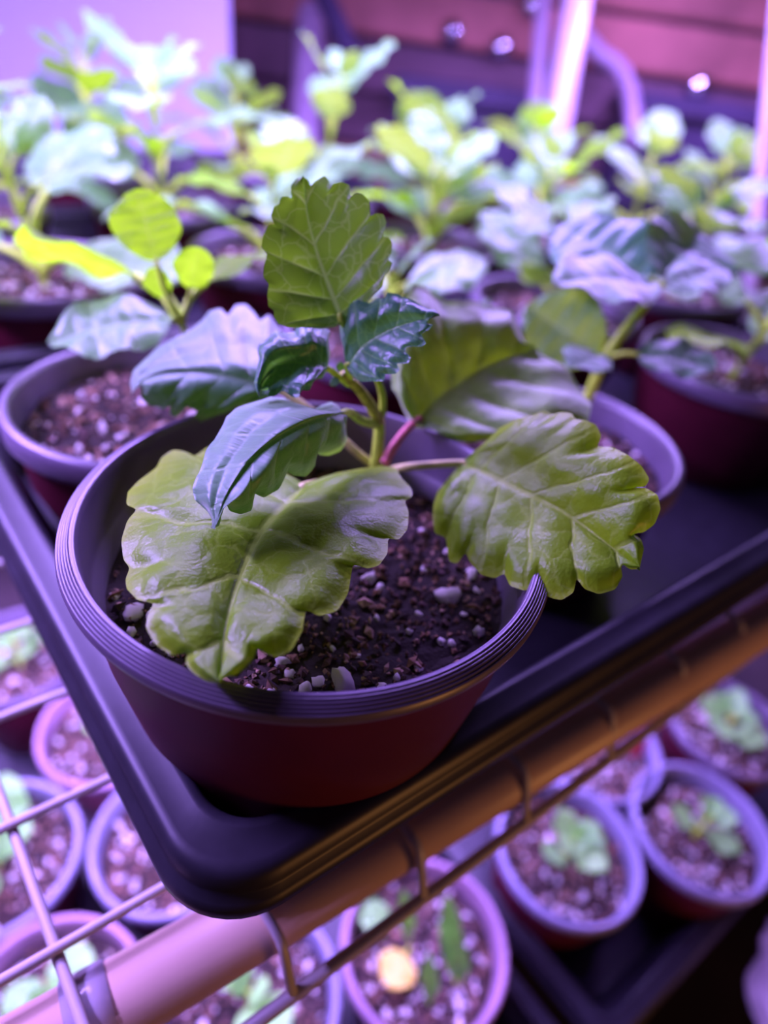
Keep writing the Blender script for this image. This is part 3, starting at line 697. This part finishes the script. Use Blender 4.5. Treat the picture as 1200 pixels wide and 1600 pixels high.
aim_leaf(r, n1, dep(822, 478, .262), (-.3, -.9, .4), lib=2, L=GS, mat='leaf_back')
aim_leaf(r, n1, dep(885, 590, .24), (-.3, -.6, .8), lib=1, mat='leaf_mid')
# rows behind
def ab(a, b): q = T0 + UX * a + VX * b; return (q.x, q.y)
tray(T0 + VX * .283 + UX * .548, LIP, tm_a, 'black plastic tray at the far end of the wire shelf by the slim white pole')
def where(xy):
    a, b = uv2(Vector((xy[0], xy[1], 0)), T0)
    if a > .54: return 'lush leafy plant in the far end tray, clear of the slim white pole', 'plants in the far end tray'
    if b < .28: return 'lush leafy plant in the corner tray, behind the violet sheened young plant', 'plants at the back of the corner tray'
    if b < .56: return 'lush leafy plant inside the crowded second tray behind the corner tray', 'plants in the second tray'
    return 'lush leafy plant in the back tray just before the white board', 'plants in the back tray'
rows = [  # place, stem height, leaf pairs, leaf size, label
    (ab(.078, .350), .060, 4, .084, 'plant with drooping lime leaves in the second tray, straight behind the short edge neighbour', (-.01, .0)),
    (ab(.203, .205), .034, 3, .076, 'low leafy plant hidden straight behind the upright leaf of the front plant', (0, 0)),
    ((.190, .365), .055, 3, .078, 'leafy plant with dark violet leaves at the far end of the front tray edge', (.01, 0)),
    (ab(.220, .350), .050, 4, .090, None, (0, 0)), (ab(.343, .211), .045, 4, .086, None, (0, 0)),
    (ab(.478, .211), .055, 4, .092, None, (0, 0)), (ab(.478, .075), .060, 4, .088, None, (0, 0)),
    (ab(.358, .350), .055, 5, .094, None, (0, 0)), (ab(.478, .350), .060, 4, .084, 'leafy plant standing at the foot of the glossy white pole', (0, 0)),
    (ab(.068, .492), .085, 5, .092, None, (0, 0)), (ab(.206, .492), .085, 5, .092, None, (0, 0)),
    (ab(.344, .492), .095, 4, .080, 'tall lime tipped plant rising in front of the dull violet post', (.02, 0)), (ab(.478, .492), .065, 5, .094, None, (0, 0)),
    (ab(.068, .632), .080, 4, .082, None, (0, 0)), (ab(.206, .632), .085, 4, .080, None, (0, 0)), (ab(.344, .632), .070, 4, .080, None, (0, 0)),
    (ab(.615, .350), .070, 4, .086, 'leafy plant in the far end tray beside the slim white pole', (0, 0)), (ab(.615, .490), .070, 4, .084, None, (0, 0)), (ab(.750, .350), .070, 4, .084, None, (0, 0)),
]
for k, (xy, hh, pr, sz, lab, ln_) in enumerate(rows):
    r, s = potted('potted_plant', lab or where(xy)[0], xy, FZ, RB, HB, v=k, group=None if lab else where(xy)[1])
    bushy(r, s, hh, pr, sz, 40 + k, ln_, mat='leaf_back')

# ------------------------------------------------------------------ poles and things behind
def pole(name, label, cat, pts, rad, mat, group=None):
    o = Vector(pts[0]); vs, fs = tube_data([Vector(p) - o for p in pts], rad, None, 20, 8)
    ob = link(name, mesh_of(name, vs, fs), None, M[mat], o); return tag(ob, label, cat, group)
a = at(820, 470, .905) if False else dep(832, 430, .80); b = dep(905, -20, .74)
def line_to(a, b, za, zb): d = (b - a) / (b.z - a.z); return [a + d * (za - a.z), a + d * (zb - a.z)]
pole('rack_pole', 'glossy white upright pole behind the plants with a bright streak', 'pole', line_to(a, b, .905, 1.60), .017, 'pole')
a = dep(815, 430, .84); b = dep(850, -20, .80)
pole('leaning_cane', 'thin dull pink cane leaning beside the glossy white pole', 'cane', line_to(a, b, .905, 1.55), .009, 'cable')
a = dep(1172, 480, .55); b = dep(1215, 60, .53)
pole('corner_pole', 'slim white pole rising among the plants at the shelf end', 'pole', line_to(a, b, .905, 1.55), .0075, 'pole')
a = dep(478, 200, .95); b = dep(488, -30, .95)
pole('back_post', 'dull violet post standing beside the white board', 'post', line_to(a, b, .905, 1.35), .022, 'cable')
a = dep(560, 110, .86); b = dep(500, -20, .86)
pole('dark_strap', 'dark strap slanting down next to the dull violet post', 'strap', [a, (a + b) / 2, b + (b - a) * .6], .014, 'crate')
pole('grey_cable', 'grey cable hanging in an arch in front of the wooden wall', 'cable', [dep(900, 40, .90), dep(935, 85, .90), dep(965, 105, .90), dep(985, 150, .90), dep(990, 230, .90)], .012, 'cable')
def crate(px0, px1, py0, py1, d, label):
    c0, c1, c2 = dep(px0, py1, d), dep(px1, py1, d), dep((px0 + px1) / 2, py0, d)
    w_ = (c1 - c0).length; top = c2.z; ctr = (c0 + c1) / 2
    r = empty('storage_crate', (ctr.x, ctr.y + .08, DECK + .0032)); top -= DECK + .0032; tag(r, label, 'crate')
    link('crate_body', box_mesh('crate_body', w_, .16, top, .012), r, M['crate'], (0, 0, top / 2))
    link('crate_lid', box_mesh('crate_lid', w_ + .02, .18, .03, .008), r, M['crate'], (0, 0, top + .008))
crate(935, 1170, 175, 330, 1.0, 'tall dark violet plastic crate behind the shelf end')
crate(600, 800, 150, 330, 1.02, 'tall dark violet plastic crate beside the leaning cane')
for x, y in ((832, 8), (706, 50), (782, 74), (1092, 135)):  # invented hooks, added to stand in for blurred highlights
    p = dep(x, y, 1.3); ob = link('glint_hook', lathe('glint_hook', [(0.0002, .012), (.010, .010), (.018, .002), (.014, -.006), (.0002, -.010)], 16), None, M['metal'])
    w_ = CAM + (p - CAM) * ((1.172 - CAM.y) / (p.y - CAM.y)); ob.location = w_; ob.rotation_euler = (R_(90), 0, 0)
    tag(ob, 'small shiny round hook added for a glint on the wooden wall', 'hook', 'hooks added for glints on the wall')

# ------------------------------------------------------------------ lower shelf
LL = LOW + .0450; LFZ = LL - .0425
c1 = at(942, 1573, LL); TL1 = Vector((c1.x, c1.y, 0)) - UX * .018 - VX * .020
tray(TL1, LL, tray_mesh(.36, .54), 'black tray on the lower shelf with its empty front corner showing')
tray(TL1 - UX * .452 - VX * .045, LL, tray_mesh(.44, .54), 'wide black tray on the lower shelf beside the tray with the empty corner')
RL, HL = .0520, .655 - LFZ
low = [  # px centre, rim, pot, seedling spec, label
    (665, 1475, 'rim_mauve', 'pot_pink', 'blades', 'mauve pot with thin green blades and a yellowed leaf beneath the wire shelf'),
    (890, 1325, 'rim_blue', 'pot', 'round', 'violet rimmed pot with a cluster of pale round seedling leaves by the empty tray corner'),
    (1098, 1290, 'rim_blue', 'pot', 'small', 'dark sided pot with a small leggy seedling beside the round leaved seedling pot'),
    (1140, 1130, 'rim', 'pot', 'round', 'pot full of perlite with a pale seedling, touching the red plant tag'),
    (935, 1160, 'rim_blue', 'pot', 'none', 'perlite topped pot without seedling, half hidden under the cream pipe'),
    (-12, 1336, 'rim_blue', 'pot', 'tall', 'violet rimmed pot with large bright leaves seen through the wire grid'),
    (268, 1303, 'rim_blue', 'pot', 'oval', 'violet rimmed pot with one glossy oval leaf seen through the wire grid'),
    (70, 1592, 'rim_mauve', 'pot', 'round', 'mauve rimmed pot with a low cluster of rounded leaves below the pipe collar'),
    (390, 1557, 'rim_blue', 'pot', 'oval', 'violet rimmed pot partly covered by the cream pipe and the tray corner'),
    (172, 1130, 'rim_mauve', 'pot_pink', 'small', 'pink mauve pot with a pale seedling beside the upper tray edge'),
    (25, 1020, 'rim', 'pot', 'small', 'dark maroon pot with yellow green leaves far along the lower shelf'),
]
for k, (x, y, rm_, pm2, kind, lab) in enumerate(low):
    c = at(x, y, .655); r, s = potted('potted_seedling', lab, (c.x, c.y), LFZ, RL, HL, .016, pm2, rm_, v=k)
    o = Vector(r.location); rng = random.Random(70 + k)
    if kind == 'none': continue
    if kind == 'blades':
        for (bx, by, tx, ty, ln_) in ((672, 1570, 668, 1480, .05), (712, 1535, 695, 1395, .06), (722, 1540, 712, 1450, .05), (640, 1470, 628, 1385, .045)):
            b_, t_ = at(bx, by, s.z), at(tx, ty, s.z + .030)
            put_leaf(r, BL, b_, t_ - b_, (0, -.6, .8), (t_ - b_).length, M['leaf_blade'], o)
        b_, t_ = at(640, 1480, s.z), at(603, 1548, s.z + .012); put_leaf(r, SL[0], b_, t_ - b_, (0, 0, 1), (t_ - b_).length, M['leaf_yellow'], o)
        b_, t_ = at(620, 1445, s.z), at(560, 1430, s.z + .012); put_leaf(r, SL[1], b_, t_ - b_, (0, 0, 1), (t_ - b_).length, M['leaf_seedling'], o)
        continue
    hh, pr, sz = {'round': (.026, 3, .034), 'small': (.030, 3, .026), 'tall': (.050, 3, .048), 'oval': (.022, 1, .046)}[kind]
    bushy(r, s, hh, pr, sz, 90 + k, (0, 0), 'leaf_seedling', SL)
# red and white plant tags
def card(name, label, cat, p, w_, h_, rz, tilt, mat):
    ob = link(name, box_mesh(name, w_, .0006, h_, .0002), None, M[mat], p); ob.rotation_euler = (tilt, 0, rz); return tag(ob, label, cat)
cc = at(935, 1160, .655); s_ = Vector((cc.x, cc.y, .655 - .016))
card('plant_tag', 'red plastic plant tag stuck in the perlite topped pot', 'tag', s_ + Vector((.036, .006, .014)), .013, .036, R_(15), R_(-12), 'tag_red')
card('plant_tag', 'white plastic plant tag stuck in the perlite topped pot', 'tag', s_ + Vector((.020, .016, .014)), .016, .036, R_(5), R_(-10), 'tag_white')
# crumpled bag edge on the lower shelf
bm = bmesh.new(); bmesh.ops.create_icosphere(bm, subdivisions=4, radius=1)
for v in bm.verts:
    n_ = noise.noise(v.co * 1.6) * .35 + noise.noise(v.co * 4.2) * .16
    v.co = Vector((v.co.x * .040, v.co.y * .06, max(v.co.z, -.6) * .030 + .018)) * (1 + n_)
me = bpy.data.meshes.new('plastic_bag'); bm.to_mesh(me); bm.free(); me.polygons.foreach_set('use_smooth', [True] * len(me.polygons))
pz_ = at(1290, 1605, LOW + .02)
ob = link('plastic_bag', me, None, M['bag'], (pz_.x, pz_.y, LOW)); tag(ob, 'pale crumpled plastic bag lying on the dark lower shelf', 'bag')
